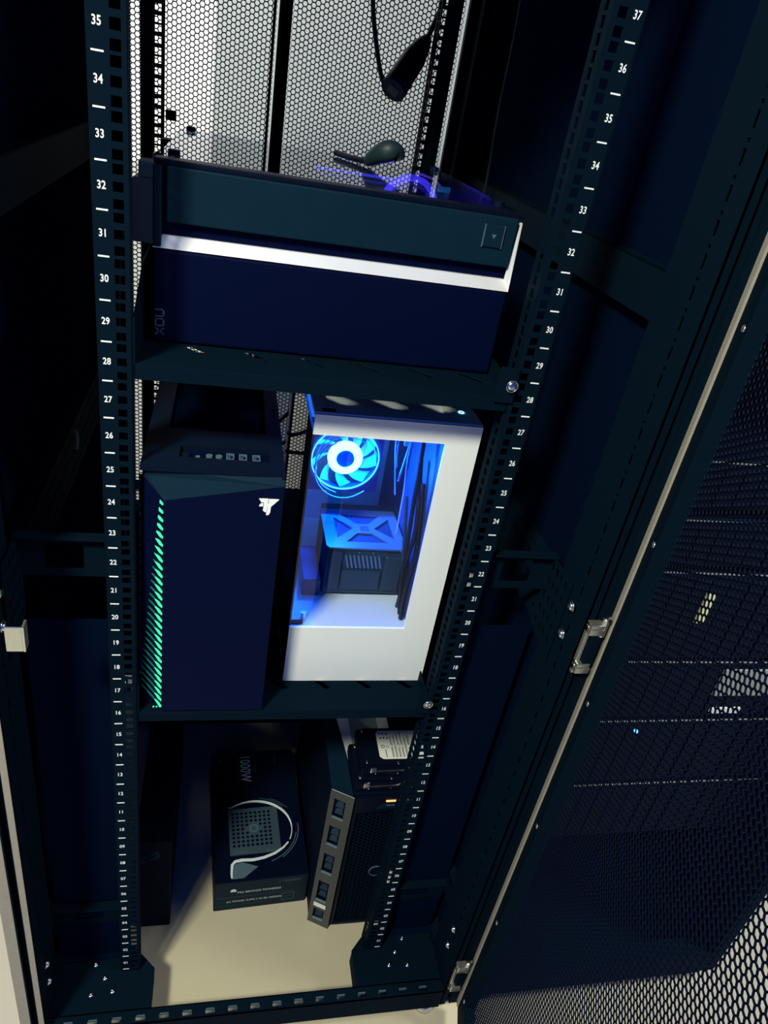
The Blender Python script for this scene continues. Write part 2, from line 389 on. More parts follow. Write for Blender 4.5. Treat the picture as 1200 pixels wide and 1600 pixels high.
# --- base frame
b = MB()
hs = []; x = -.345
while x < .35: hs.append(rect(x, x + .017, -.094, -.085)); x += .0415
b.slab(rect(-.392, .369, -.1, -.074), hs, .002, frame_m((0, 0, .099), (1, 0, 0), (0, 1, 0)))
b.box(-.392, .369, -.1, -.098, .042, .1); b.box(-.392, .369, -.076, -.074, .075, .1)
bb = b.build('base_beam', 'rack', cab, 'slotted front base beam')
for h in hs: MB().box(h[0][0] + .001, h[1][0] - .001, -.0865, -.085, .094, .0998).build('slot_lip', 'artgrey', bb)
MB().box(-.392, .392, .86, .9, .04, .10, .001).build('base_beam', 'rack', cab)
for s in (-1, 1): MB().box(s * .372, s * .392, -.07, .86, .04, .1, .001).build('base_beam', 'rack', cab)
for s in (-1, 1):
    P = [(s * .195, -.072), (s * .195, .0), (s * .238, .046), (s * .37, .046), (s * .37, -.072)]
    if s < 0: P = P[::-1]
    c = MB().prism(P, .088, .0915)
    c.box(s * .196, s * .199, -.072, .0, .05, .09)
    c.build('corner_plate', 'rack', cab)
    f = MB().dome((0, 0, 0), (0, 0, 1), .0055, .006); f.cyl((0, 0, .004), (0, 0, .009), .0025)
    shared(f, 'screw', 'nickel', cab, [(s * xx, yy, .0915) for xx, yy in ((.305, .014), (.285, -.012), (.268, -.037), (.306, -.040))], True)
    ft = MB().dome((0, 0, 0), (0, 0, 1), .021, .022, 24); ft.cyl((0, 0, .015), (0, 0, .05), .006)
    for yy in (-.072, .84): shared(ft, 'levelling_foot', 'nickel', cab, [(s * .352, yy, 0)], True)
MB().box(-.405, .405, -.1, .9, ZT, ZT + .03, .002).build('top_panel', 'rackdark', cab)
# --- rear doors with perforated leaves
for (x0, x1) in ((-.345, -.052), (-.028, .318)):
    rd = MB()
    rd.box(x0 - (.025 if x0 > -.1 else .032), x0, .9, .915, .07, 1.97); rd.box(x1, x1 + (.012 if x1 < 0 else .05), .9, .915, .07, 1.97)
    rd.box(x0, x1, .9, .915, 1.94, 1.97); rd.box(x0, x1, .9, .915, .07, .11)
    r = rd.build('rear_door', 'rack', cab)
    hexmesh((x0, .905, .105), (1, 0, 0), (0, 0, 1), (0, 1, 0), x1 - x0 + .004, 1.85, .0097, name='mesh_panel', parent=r)
    if x1 < 0:
        MB().cyl((x1 - .010, .893, .12), (x1 - .010, .893, 1.95), .0028, None, 8).build('lock_rod', 'rack', r)
shared(MB().box(-.010, .010, -.007, .007, -.009, .009, .001), 'cable_clip', 'plasticb', cab, [(-.250, .893, 1.512)])
# --- front door, opened about 74 degrees on the right
H = Vector((.405, -.110, 0)); D = Vector((-.2756, -.9613, 0)).normalized(); N = Vector((.9613, -.2756, 0)).normalized()
def dp(u, w_, z): return H + D * u + N * w_ + Vector((0, 0, z))
def dbox(mb, u0, u1, w0, w1, z0, z1):
    vs = [dp(u, q, z) for u in (u0, u1) for q in (w0, w1) for z in (z0, z1)]
    return mb.add(vs, [(0, 1, 3, 2), (4, 6, 7, 5), (0, 4, 5, 1), (2, 3, 7, 6), (0, 2, 6, 4), (1, 5, 7, 3)])
DW = .78
fd = MB(); dbox(fd, -.012, .029, .0, .0225, .055, 1.98); dbox(fd, DW - .04, DW, 0, .0225, .055, 1.98)
dbox(fd, .029, DW - .04, 0, .0225, .055, .115); dbox(fd, .029, DW - .04, 0, .0225, 1.93, 1.98)
fdo = fd.build('front_door', 'rack', cab, 'open door frame')
hexmesh(dp(.0265, .0215, .112), D, (0, 0, 1), -N, DW - .066, 1.82, .0095, parent=fdo)
ss = MB(); dbox(ss, -.010, .002, -.003, 0, .06, 1.975); ss.build('edge_strip', 'greystrip', fdo, 'pale grey strip for the light on the door edge')
so = MB().dome((0, 0, 0), -N, .004, .002)
shared(so, 'screw', 'zinc', fdo, [dp(.021, 0, z) for z in (1.47, 1.20, .93, .66, .39, .12)], True)
for zc in (1.012, .168):
    h = MB(); h.box(.3705, .377, -.107, -.1005, zc - .045, zc + .045, .001)
    for q in (-1, 1):
        z_ = zc + q * .034
        h.box(.3705, .392, -.115, -.1005, z_ - .0055, z_ + .0045, .001); h.box(.3705, .390, -.115, -.1005, z_ + .0055, z_ + .0115, .001)
    h.cyl((.3915, -.110, zc + .026), (.3915, -.110, zc + .054), .0048, None, 12)
    ho = h.build('hinge', 'zinc', cab, 'worn zinc door hinge')
    MB().box(.3785, .394, -.113, -.103, zc - .0255, zc + .0275, .001).build('hinge_block', 'rack', ho)
    MB().dome((.3915, -.110, zc + .054), (0, 0, 1), .0065, .004).build('hinge_pin', 'nickel', ho, smooth=True)

# a strap of perforated metal sticking out of the left rail, a cable tie
stp = MB().slab(rect(0, .047, -.008, .008), [rect(.016, .042, -.0035, .0035)], .0015, frame_m((-.2335, .028, .383), (.9, .1, .40), (-.3, 0, 1)))
tag(stp.build('metal_strap', 'rack', None, loc=(-.2335, .03, .383)), 'short slotted grey metal strap poking out of the left rail near unit 08', 'strap')
tie = MB().tube([(-.3635, .397, 1.045), (-.3615, .399, 1.03), (-.364, .402, 1.008)], .0032)
tag(tie.build('cable_tie', 'cableorange', None, loc=(-.3635, .4, 1.02), smooth=True), 'pale cable tie hanging beside the perforated beam at left', 'cable tie')

# ================================================================== SHELVES
def shelf(z, label):
    t = thing('rack_shelf', (0, 0, z), label, 'shelf', 'slotted shelves in the open cabinet')
    slots = []
    for row, yc in enumerate((.062, .125, .19, .26, .33, .40, .47, .54)):
        for k in range(6):
            x = -.155 + k * .0685 + (.0 if row % 2 == 0 else .02)
            slots.append([(x - .019, yc + .014), (x - .008, yc + .016), (x + .021, yc - .013), (x + .010, yc - .015)])
    MB().slab(rect(-.2205, .2205, .002, .655), slots, .0018, frame_m((0, 0, z - .0009), (1, 0, 0), (0, 1, 0))).build('tray', 'rack', t)
    MB().box(-.2205, .2205, 0, .002, z - .018, z, .0006).build('front_lip', 'rack', t)
    for s in (-1, 1):
        MB().prism([(.0, z - .018), (.0, z + (.018 if s > 0 else .05)), (.10, z + (.022 if s > 0 else .09)), (.58, z + (.022 if s > 0 else .09)), (.62, z)], s * .2208, s * .2190, 'x').build('side_flange', 'rack', t)
        if s < 0: continue
        a, c = sorted((s * .200, s * .2245))
        MB().box(a, c, -.0045, -.0025, z - .005, z + .04, .0006).build('ear', 'rack', t)
        shared(screw_mb, 'screw', 'nickel', t, [(s * .2175, -.0045, z + .018)], True)
    return t
SH1, SH2 = 1.322, .787
shelf(SH1, 'slotted dark metal shelf under the case lying on its side'); shelf(SH2, 'slotted dark metal shelf carrying the green-lit case and white case')

# ================================================================== TOP CASE LYING ON ITS SIDE
X0, X1, Y0, Y1, Zb, Zt = -.208, .2165, .078, .50, SH1, 1.522
nx = thing('computer_case', (0, .29, Zb), 'black computer case lying on its side on the upper shelf, silver strip across its front', 'computer case')
b = MB(); b.box(X0, X1, Y0 + .03, Y1, Zb, Zb + .002); b.box(X0, X0 + .002, Y0 + .03, Y1, Zb, Zt - .006); b.box(X1 - .002, X1, Y0 + .03, Y1, Zb, Zt - .006)
b.box(X0, X1, Y1 - .002, Y1, Zb, Zt - .006); b.box(X0, X1, Y0 + .03, Y0 + .032, Zb, Zt - .006)
b.box(X0, X1, Y0 + .01, Y0 + .035, Zt - .006, Zt, .001)
b.build('chassis', 'plastic', nx)
# front: lower glossy panel, strip, upper inset panel
MB().box(X0, X1, Y0, Y0 + .03, Zb + .002, 1.4305, .003).build('front_panel', 'noxfront', nx, 'lower dark navy front panel')
MB().box(X0 + .006, X1 - .004, Y0 + .014, Y0 + .03, 1.4305, Zt - .004, .001).build('front_panel', 'noxfront', nx, 'recess behind the upper panel')
MB().box(X0 + .014, X1 - .006, Y0 + .004, Y0 + .014, 1.459, Zt - .006, .0015).build('front_panel', 'noxpanel', nx, 'upper petrol blue front panel')
sv = MB()
za = 1.4315
sv.add([(X0, Y0, za), (X1, Y0, za), (X1 - .006, Y0 + .0095, za + .0125), (X0 + .010, Y0 + .0095, za + .0125), (X0, Y0 + .02, za), (X1, Y0 + .02, za), (X1 - .006, Y0 + .02, za + .0125), (X0 + .010, Y0 + .02, za + .0125)],
       [(0, 1, 2, 3), (4, 5, 6, 7), (0, 1, 5, 4), (3, 2, 6, 7), (0, 3, 7, 4), (1, 2, 6, 5)])
sv.build('silver_strip', 'silver', nx, 'bright silver chamfered strip')
sv = MB(); sv.add([(X1, Y0, za), (X1, Y0 + .006, Zt - .01), (X1 - .001, Y0 + .010, Zt - .01), (X1 - .006, Y0 + .0095, za + .0125), (X1, Y0 + .02, za), (X1, Y0 + .02, Zt - .01)],
       [(0, 1, 2, 3), (0, 4, 5, 1), (1, 5, 2)]).build('silver_strip', 'silver', nx, 'right end of the strip, tapering upwards')
MB().box(X0, X0 + .009, Y0 + .0, Y0 + .03, za, Zt - .006, .002).build('front_frame', 'noxpanel', nx)
MB().box(X0 + .002, X1 - .002, Y0 + .012, Y0 + .03, Zt - .0055, Zt - .0005, .001).build('front_frame', 'noxfront', nx)
bt = MB().box(.1705, .1945, Y0 + .0015, Y0 + .006, 1.4805, 1.5055, .001).build('power_button', 'noxpanel', nx)
for (a, c) in (((.1700, 1.480), (.1706, 1.506)), ((.1944, 1.480), (.1950, 1.506))): MB().box(a[0], c[0], Y0 + .0008, Y0 + .005, a[1], c[1]).build('button_edge', 'artgrey', bt, 'thin bright side edges')
MB().prism([(.1800, 1.4955), (.1855, 1.4955), (.18275, 1.4905)], Y0 + .0008, Y0 + .0016, 'y').build('button_mark', 'artgrey', bt, 'small grey triangle')
# lettering turned a quarter clockwise
lt = MB(); zc = 1.352
def lstroke(pts, r=.0008):
    for a, c in zip(pts[:-1], pts[1:]):
        (ax, az), (cx, cz) = a, c; d = Vector((cx - ax, cz - az)); L = d.length or 1; n_ = Vector((-d.y, d.x)) / L * r; d = d / L * r
        lt.prism([(ax + n_.x - d.x, az + n_.y - d.y), (cx + n_.x + d.x, cz + n_.y + d.y), (cx - n_.x + d.x, cz - n_.y + d.y), (ax - n_.x - d.x, az - n_.y - d.y)], Y0 - .0004, Y0 + .0002, 'y')
lx = -.2045
lstroke([(lx, 1.350), (lx + .009, 1.350), (lx + .009, 1.342), (lx, 1.342)])          # n
lstroke([(lx, 1.339), (lx + .009, 1.339), (lx + .009, 1.331), (lx, 1.331), (lx, 1.339)])  # o
lstroke([(lx, 1.328), (lx + .004, 1.3245), (lx, 1.3205)]); lstroke([(lx + .009, 1.328), (lx + .005, 1.3245), (lx + .009, 1.3205)])
for i, v in enumerate(lt.v): lt.v[i] = (v[0], v[1], v[2] + .012)
lt.build('logo_lettering', 'artgrey', nx, 'small grey sideways letters reading nox')
# glass side now facing up
g = MB().box(X0 + .002, X1 - .002, Y0 + .035, Y1, Zt - .004, Zt).build('glass_panel', 'glass', nx, 'smoked glass side facing up')
for (x, y) in ((.198, .13), (-.19, .13), (.198, .48), (-.19, .48)):
    MB().cyl((x, y, Zt), (x, y, Zt + .006), .007, .0065, 16).build('thumb_screw', 'plasticb', g, smooth=True)
MB().box(-.16, .12, .16, .44, Zb + .012, Zb + .015).build('motherboard', 'board', nx)
rf = MB().ring((.165, .482, 1.462), (0, 1, 0), .040, .050, .006).build('rear_fan', 'violet', nx, 'violet-lit ring of the rear fan')
MB().cyl((.165, .480, 1.462), (.165, .486, 1.462), .02, None, 20).build('hub', 'plastic', rf)
MB().box(.188, .209, .40, .404, 1.500, 1.508, .001).build('light_bar', 'cyanled', nx, 'cyan light bar')
vl = bpy.data.lights.new('case_light', 'POINT'); vl.energy = 1.2; vl.color = (.20, .10, 1); vl.shadow_soft_size = .01
vlo = bpy.data.objects.new('case_light', vl); COL.objects.link(vlo); vlo.location = (.14, .44, 1.47)
MB().tube([(.17, .475, 1.515), (.19, .45, 1.512), (.197, .41, 1.505)], .0018).build('light_bar', 'pinkled', nx, 'pink light tube')
MB().box(.0, .15, .455, .458, 1.5, 1.504).build('light_bar', 'violet', nx, 'violet light bar')
for yy in (.125, .40):
    f = MB(); f.prism([(1.425, -.0), (1.425, .024), (1.43, .029), (1.49, .029), (1.495, .024), (1.495, 0)], yy, yy + .035, 'y')
    f.v = [(X0 - v[2] if False else X0 - v[2], v[1], v[0]) for v in f.v]
    fo = f.build('case_foot', 'plastic', nx)
    MB().box(X0 - .031, X0 - .028, yy + .004, yy + .03, 1.468, 1.492, .001).build('foot_pad', 'zinc', fo, 'pale rubber pad')
    MB().box(X0 - .020, X0, yy + .002, yy + .033, 1.495, 1.512, .001).build('foot_bracket', 'plasticb', fo)

# ================================================================== GREEN-LIT CASE
A0, A1, Ab, At = -.2155, -.046, SH2, 1.195
tf = thing('computer_case', (-.13, .2, Ab), 'tall black computer case with slanted green light slits down its left front edge', 'computer case')
b = MB(); b.box(A0, A1, .03, .42, Ab, At - .012, .003); b.build('chassis', 'plasticb', tf)
# top cover with filter well and port strip
tc = MB().slab(rect(A0, A1, .006, .42), [rect(-.190, -.062, .115, .37), rect(-.172, -.061, .033, .064)], .008, frame_m((0, 0, At - .004), (1, 0, 0), (0, 1, 0)))
tc.build('top_cover', 'plasticb', tf)
ds = MB().box(-.190, -.062, .115, .37, At - .012, At - .007); ds.build('dust_filter', 'dark', tf)
io = MB().box(-.172, -.061, .033, .064, At - .011, At - .007).build('port_panel', 'noxfront', tf)
MB().cyl((-.1645, .048, At - .007), (-.1645, .048, At - .003), .006, .0055, 18).build('power_button', 'plasticb', io)
MB().cyl((-.150, .044, At - .007), (-.150, .044, At - .004), .003, None, 12).build('reset_button', 'artgrey', io)
for x in (-.136, -.124): MB().ring((x, .049, At - .0055), (0, 0, 1), .0022, .0042, .003, 16).build('audio_jack', 'artgrey', io)
for x in (-.110, -.094, -.077):
    u = MB().slab(rect(x - .005, x + .005, .042, .058), [rect(x - .0035, x + .0035, .0435, .0565)], .003, frame_m((0, 0, At - .0055), (1, 0, 0), (0, 1, 0))).build('usb_port', 'artgrey', io)
    MB().box(x - .0032, x + .0005, .044, .056, At - .007, At - .005).build('tongue', 'tray', u)
# front: flat panel + bright triangular facet + slanted left facet
zt = At - .006; Lf = -.187
fp = MB()
fp.add([(Lf, 0, Ab + .004), (A1 + .004, 0, Ab + .004), (A1 + .004, 0, zt - .010), (Lf, 0, 1.150), (Lf, .03, Ab + .004), (A1 + .004, .03, Ab + .004), (A1 + .004, .03, zt - .010), (Lf, .03, 1.150)],
       [(0, 1, 2, 3), (4, 5, 6, 7), (0, 1, 5, 4), (1, 2, 6, 5), (2, 3, 7, 6), (0, 3, 7, 4)])
fp.build('front_panel', 'noxfront', tf, 'large dark navy front panel')
MB().add([(Lf, 0, 1.150), (A1 + .004, 0, zt - .010), (A1 + .004, .006, zt), (A0 + .010, .012, zt), (A0 + .004, .012, zt - .012)],
         [(0, 1, 2, 3, 4)]).build('front_facet', 'noxpanel', tf, 'wedge-shaped petrol blue facet')
MB().add([(Lf, 0.0, Ab + .004), (Lf, 0.0, 1.150), (A0 + .006, .012, zt - .010), (A0 - .004, .03, zt - .02), (A0 - .006, .03, Ab + .004)], [(0, 1, 2, 3, 4)]).build('side_facet', 'noxfront', tf)
MB().box(A1, A1 + .004, .004, .42, Ab + .004, At, .001).build('side_panel', 'plasticb', tf)
# green slits, each a slanted lens set in the facet with a dimmer tail
fa = Vector((Lf, 0, 0)); fb = Vector((A0 - .005, .03, 0)); fdir = (fb - fa).normalized(); fn = Vector((fdir.y, -fdir.x, 0)); 
if fn.y > 0: fn = -fn
def sl(u, z, e=.0006): return fa + fdir * u + fn * e + Vector((0, 0, z))
def lensmb(u0, z0, u1, z1, w0, w1):
    m_ = MB(); pts = [(u0, z0 + w0), (u0, z0 - w0), ((u0 * .6 + u1 * .4), (z0 * .6 + z1 * .4) - w1), (u1, z1), ((u0 * .6 + u1 * .4), (z0 * .6 + z1 * .4) + w1)]
    m_.add([sl(u, z, .0012) - fa for u, z in pts] + [sl(u, z, -.001) - fa for u, z in pts], [tuple(range(5)), tuple(range(5, 10))] + [(i, (i + 1) % 5, 5 + (i + 1) % 5, 5 + i) for i in range(5)])
    return m_
gt = mat('green_led_tail', (.01, .1, .07), .4, emit=(.004, .26, .14), es=.22)
NS = 29; dz = (1.150 - .805) / 28
big = lensmb(.001, -.0015, .0150, .0055, .0014, .0030); tail = lensmb(.0135, .0050, .041, .0175, .0016, .0012)
places = [fa + Vector((0, 0, 1.146 - i * dz)) for i in range(NS)]
lo = shared(big, 'light_slit', 'green', tf, places); 
for i, o in enumerate(lo):
    shared(tail, 'slit_tail', gt, o, [places[i]])
for i, (du, dzz) in enumerate(((.004, -.007), (.010, -.012), (.017, -.017))):
    MB().cyl(sl(du, .805 + dzz, .0012), sl(du, .805 + dzz, -.001), .0014 - .0002 * i, None, 10).build('light_dot', 'green', tf)
# emblem
em = MB(); ex, ez, k = -.0725, 1.1605, .00021 / 1.95 * 1.0
def emb(pts):
    q = [(ex + (x - 160) * .0000655, ez - (y - 115) * .0000745) for x, y in pts]; em.prism(q, -.0016, .0002, 'y')
emb([(160, 120), (330, 112), (328, 375), (300, 375), (250, 345), (258, 182), (205, 180)])
emb([(170, 262), (200, 210), (245, 205), (240, 262)])
emb([(340, 118), (540, 118), (395, 265), (392, 370), (365, 425), (315, 430), (330, 205), (415, 185), (340, 180)])
em.build('emblem', 'print', tf, 'white angular emblem')

# ================================================================== WHITE GLASS-FRONTED CASE
W0, W1, WY, WY2, Wb, Wt = -.006, .224, .065, .41, SH2, 1.254
wc = thing('computer_case', ((W0 + W1) / 2, .24, Wb), 'white computer case with a glass window glowing blue inside', 'computer case')
wx1, wz0, wz1 = .1755, .898, 1.2235
m_f = frame_m((0, WY + .002, 0), (1, 0, 0), (0, 0, 1))
MB().slab([(W0, Wb), (W1, Wb), (W1, Wt - .002), (W0, Wt - .002), (W0, wz1), (wx1, wz1), (wx1, wz0), (W0, wz0)], [], .004, m_f).build('front_frame', 'white', wc)
MB().box(W0, wx1, WY + .0048, WY + .0078, wz0 - .006, wz1 + .006).build('glass_panel', 'clear', wc, 'front glass window')
MB().box(W0, W0 + .003, WY + .010, WY2, Wb + .004, Wt - .03).build('glass_panel', 'smoke', wc, 'left glass side')
b = MB(); b.box(W0, W1, WY2 - .003, WY2, Wb, Wt - .002); b.box(W1 - .003, W1, WY + .004, WY2, Wb, Wt - .002); b.box(W0, W1, WY + .004, WY2, Wb, Wb + .003)
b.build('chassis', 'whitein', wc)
MB().box(W0 + .003, W1 - .003, WY + .008, WY2 - .003, .884, .887).build('shroud', 'white', wc, 'white floor plate inside')
MB().box(.186, .189, WY + .02, WY2 - .003, .887, Wt - .01).build('tray_wall', 'tray', wc)
# top cover: rim + recessed vent
tcv = MB().slab(rect(W0, W1, WY + .004, WY2), [rect(W0 + .018, W1 - .045, WY + .035, WY2 - .03)], .006, frame_m((0, 0, Wt - .003), (1, 0, 0), (0, 1, 0)))
tcv = tcv.build('top_cover', 'white', wc)
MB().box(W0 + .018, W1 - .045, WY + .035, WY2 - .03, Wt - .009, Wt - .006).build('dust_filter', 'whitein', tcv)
MB().box(W0 + .01, W0 + .028, WY + .008, WY + .017, Wt - .001, Wt + .0006).build('port', 'dark', tcv)
MB().ring((.203, .108, Wt + .0003), (0, 0, 1), .0026, .0042, .0008, 20).build('power_button', 'powerled', tcv, 'blue-lit ring')
MB().cyl((.203, .108, Wt), (.203, .108, Wt + .0004), .0026, None, 14).build('button_cap', 'tray', tcv)
# rear fan glowing blue
FX, FY, FZ = .0775, .262, 1.098
fan = MB().slab([(-.06, -.06), (.06, -.06), (.06, .06), (-.06, .06)], [[(.0565 * math.cos(t), .0565 * math.sin(t)) for t in [i * math.pi / 24 for i in range(48)]]], .022, frame_m((FX, FY, FZ), (1, 0, 0), (0, 0, 1))).build('fan_frame', 'tray', wc, 'square fan frame')
MB().ring((FX, FY - .006, FZ), (0, 1, 0), .0150, .0285, .008, 48).build('light_ring', 'ring', fan, 'glowing white-blue hub ring')
MB().cyl((FX, FY - .012, FZ), (FX, FY + .006, FZ), .0150, None, 32).build('fan_hub', 'plastic', fan)
bl = MB()
for k in range(9):
    a0 = k * 2 * math.pi / 9; pts = []
    for j in range(6):
        r_ = .023 + j * .0065; a_ = a0 + j * .10
        for (da, dy) in ((0, -.006), (.36, .006)): pts.append((FX + r_ * math.cos(a_ + da), FY + dy, FZ + r_ * math.sin(a_ + da)))
    bl.add(pts, [(2 * j, 2 * j + 1, 2 * j + 3, 2 * j + 2) for j in range(5)])
bl.build('fan_blades', 'blade', fan)
MB().ring((FX, FY - .0125, FZ), (0, 1, 0), .0545, .0562, .002, 64).build('outer_ring', 'cyanled', fan, 'thin cyan outer ring')
for k in range(6):
    fl = bpy.data.lights.new('fan_light', 'POINT'); fl.energy = 1.3; fl.color = (.0, .10, 1); fl.shadow_soft_size = .003
    flo = bpy.data.objects.new('fan_light', fl); COL.objects.link(flo)
    flo.location = (FX + .022 * math.cos(k * math.pi / 3), FY - .016, FZ + .022 * math.sin(k * math.pi / 3))
# graphics card across the case
gz = .990
gp = MB().box(.052, .183, .158, .270, gz - .095, gz - .004, .003).build('graphics_card', 'gpu', wc)
hx = [[(.070, .180), (.100, .212), (.070, .245)], [(.082, .255), (.152, .255), (.128, .226), (.108, .226)], [(.166, .245), (.166, .182), (.136, .212)], [(.084, .170), (.154, .170), (.130, .198), (.106, .198)]]
MB().slab([(.054, .152), (.181, .152), (.181, .272), (.050, .272), (.050, .158)], hx, .003, frame_m((0, 0, gz - .0015), (1, 0, 0), (0, 1, 0))).build('backplate', 'gpuplate', gp, 'crossed open metal frame on top')
e = MB()
for i in range(4): e.box(.1115 + i * .0005, .127, .2035 + i * .0042, .2055 + i * .0042, gz, gz + .0004)
e.build('backplate_mark', 'gpu', gp, 'small striped mark')
fin = MB()
for i in range(20): fin.box(.060 + i * .006, .0625 + i * .006, .165, .26, gz - .03, gz - .006)
fin.build('heatsink_fin', 'aluminium', gp)['kind'] = 'stuff'
pl = MB(); pl.box(.058, .077, .150, .158, gz - .082, gz - .008, .002); pl.box(.148, .178, .150, .158, gz - .082, gz - .016, .002); pl.box(.080, .145, .151, .158, gz - .082, gz - .046, .002)
pl.build('shroud_panel', 'gpu', gp)
st = MB()
for i in range(9): x = .082 + i * .0068; st.prism([(x, gz - .018), (x + .003, gz - .018), (x + .009, gz - .040), (x + .006, gz - .040)], .153, .158, 'y')
st.build('vent_slot', 'gpuplate', gp, kind='stuff')
dots = MB().dome((0, 0, 0), (0, -1, 0), .0013, .001, 8)
shared(dots, 'screw', 'nickel', gp, [(.105, .157, gz - .012), (.128, .157, gz - .012), (.150, .150, gz - .014), (.172, .152, gz - .003), (.120, .157, gz - .028)], True)
MB().box(.056, .19, .275, .30, .89, .985, .002).build('motherboard', 'board', wc)
MB().box(.020, .050, .16, .26, .887, .92, .002).build('bracket', 'tray', wc)
# cables at the right
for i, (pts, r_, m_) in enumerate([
    ([(.150, .22, 1.215), (.143, .20, 1.16), (.150, .20, 1.11), (.160, .21, 1.06)], .0013, 'cablebluelit'),
    ([(.178, .22, 1.215), (.165, .20, 1.15), (.158, .20, 1.09)], .0018, 'cablebluelit'),
    ([(.165, .18, 1.215), (.158, .17, 1.15), (.165, .18, 1.08), (.172, .2, .99)], .0013, 'cablebluelit'),
    ([(.147, .18, 1.21), (.139, .17, 1.17), (.143, .17, 1.13)], .0012, 'cablebluelit'),
    ([(.171, .15, 1.20), (.168, .13, 1.12), (.172, .13, 1.03), (.178, .13, .93), (.180, .12, .89)], .0035, 'cable'),
    ([(.176, .16, 1.15), (.178, .12, 1.05), (.172, .12, .97), (.178, .11, .892)], .0038, 'cable'),
    ([(.181, .14, 1.12), (.183, .11, 1.02), (.176, .10, .95), (.178, .10, .89)], .0040, 'cable'),
    ([(.168, .17, 1.08), (.172, .14, 1.00), (.181, .14, .93), (.177, .13, .89)], .0032, 'gpu')]):
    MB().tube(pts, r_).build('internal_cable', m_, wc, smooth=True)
MB().box(.158, .166, .205, .209, 1.150, 1.218, .001).build('connector', 'cablebluelit', wc)
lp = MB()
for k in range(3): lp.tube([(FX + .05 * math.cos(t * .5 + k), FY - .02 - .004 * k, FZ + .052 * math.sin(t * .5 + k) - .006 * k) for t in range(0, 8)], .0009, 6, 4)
lp.build('internal_cable', 'cablebluelit', wc, smooth=True)
MB().cyl((.018, .10, .887), (.018, .10, .900), .0045, .0045, 14).build('thumb_screw', 'zinc', wc, smooth=True)
MB().box(-.002, .016, .085, .091, .8875, .892).build('clip', 'dark', wc)

# ================================================================== ITEMS ON THE FLOOR OF THE RACK
bx = thing('power_supply_box', (-.085, .158, 0), 'flat black retail carton lettered 1000W lying on the beige floor', 'box')
OB = Vector((-.085, .158, 0))
L, Dp, Hh = .206, .352, .101
mbw = lambda: MB()
def pb(m_, name, mt, label=None, par=None, smooth=False):
    m_.v = [tuple(Vector(v) + OB) for v in m_.v]
    return m_.build(name, mt, par or bx, label, smooth)
pb(MB().box(0, L, 0, Dp, 0, Hh, .0012), 'carton', 'carton')
pb(MB().box(.002, L - .002, -.0008, .0005, .001, Hh - .002), 'front_band', 'cartonside', 'greenish printed front flap')
zt_ = Hh + .0003
pb(MB().slab(rect(.035, .150, .062, .182), [], .0004, Matrix.Translation((0, 0, zt_))), 'printed_unit', 'artdim', 'printed picture of a power supply')
pm = MB()
for i in range(9):
    for j in range(9):
        x, y = .045 + i * .0105, .085 + j * .0105
        if (x - .092) ** 2 + (y - .127) ** 2 < .0003: continue
        pm.cyl((x, y, zt_ + .0002), (x, y, zt_ + .0004), .0038, None, 6)
pb(pm, 'printed_grille', 'carton')['kind'] = 'stuff'
pb(MB().ring((.092, .127, zt_ + .0006), (0, 0, 1), .007, .0105, .0004, 24), 'printed_hub', 'artgrey', 'round printed badge')
# swoosh of light printed round the unit
def ribbon(pts, wfun, z=.0009):
    m_ = MB(); P = [Vector((p[0], p[1], 0)) for p in pts]; vs = []; n = len(P)
    for i, p in enumerate(P):
        d = (P[min(i + 1, n - 1)] - P[max(i - 1, 0)]).normalized(); q = Vector((-d.y, d.x, 0)) * wfun(i / (n - 1)); vs += [p + q, p - q]
    m_.add([(v.x, v.y, zt_ + z) for v in vs], [(2 * i, 2 * i + 1, 2 * i + 3, 2 * i + 2) for i in range(n - 1)]); return m_
arc = [(.035 + .0, .188)] + [(.092 + .088 * math.cos(a), .122 + .078 * math.sin(a)) for a in [math.radians(t) for t in range(125, -31, -6)]]
pb(ribbon(arc, lambda t: .0006 + .0028 * math.sin(min(1, t * 1.15) * 3.0) ** 1), 'printed_arc', 'artwhite', 'bright printed light arc')
arc2 = [(.168, .083), (.155, .070), (.135, .058), (.110, .050), (.085, .047), (.06, .049), (.045, .047), (.038, .040), (.036, .02), (.036, .008)]
pb(ribbon(arc2, lambda t: .0016 + .0022 * math.sin(t * 3.1)), 'printed_arc', 'artwhite', 'lower part of the printed arc')
pb(MB().add([(.038, .006, zt_ + .0007), (.062, .006, zt_ + .0007), (.095, .030, zt_ + .0007), (.06, .044, zt_ + .0007), (.042, .040, zt_ + .0007)], [(0, 1, 2, 3, 4)]), 'printed_rays', 'artgrey', 'fan of printed light rays')
for rr, a0, a1, w_ in ((.098, -10, -75, .0009), (.103, 5, -60, .0009), (.096, 40, 85, .0006), (.101, 35, 70, .0005)):
    st_ = -5 if a1 < a0 else 5
    pb(ribbon([(.092 + rr * math.cos(math.radians(t)), .122 + .9 * rr * math.sin(math.radians(t))) for t in range(a0, a1, st_)], lambda t: w_), 'printed_streak', 'artgrey')
dn = (0, -1, 0); rt = (1, 0, 0)
pb(MB().text('1000W', .036, (.082, .300, zt_), dn, rt, .0004, .72, .0003), 'lettering', 'artwhite', 'lettering reading 1000W')
pb(MB().text('REACTOR', .014, (.104, .312, zt_), dn, rt, .0004, .85), 'lettering', 'artdim', 'small lettering')
pb(MB().text('TEMPEST', .009, (.158, .325, zt_), dn, rt, .0004, .95), 'lettering', 'artdim', 'small lettering reading TEMPEST')
pb(MB().box(.0635, .0645, .25, .345, zt_, zt_ + .0003), 'printed_line', 'artdim')
pb(MB().ring((.020, .325, zt_), (0, 0, 1), .0035, .0055, .0004, 20), 'printed_badge', 'artdim')
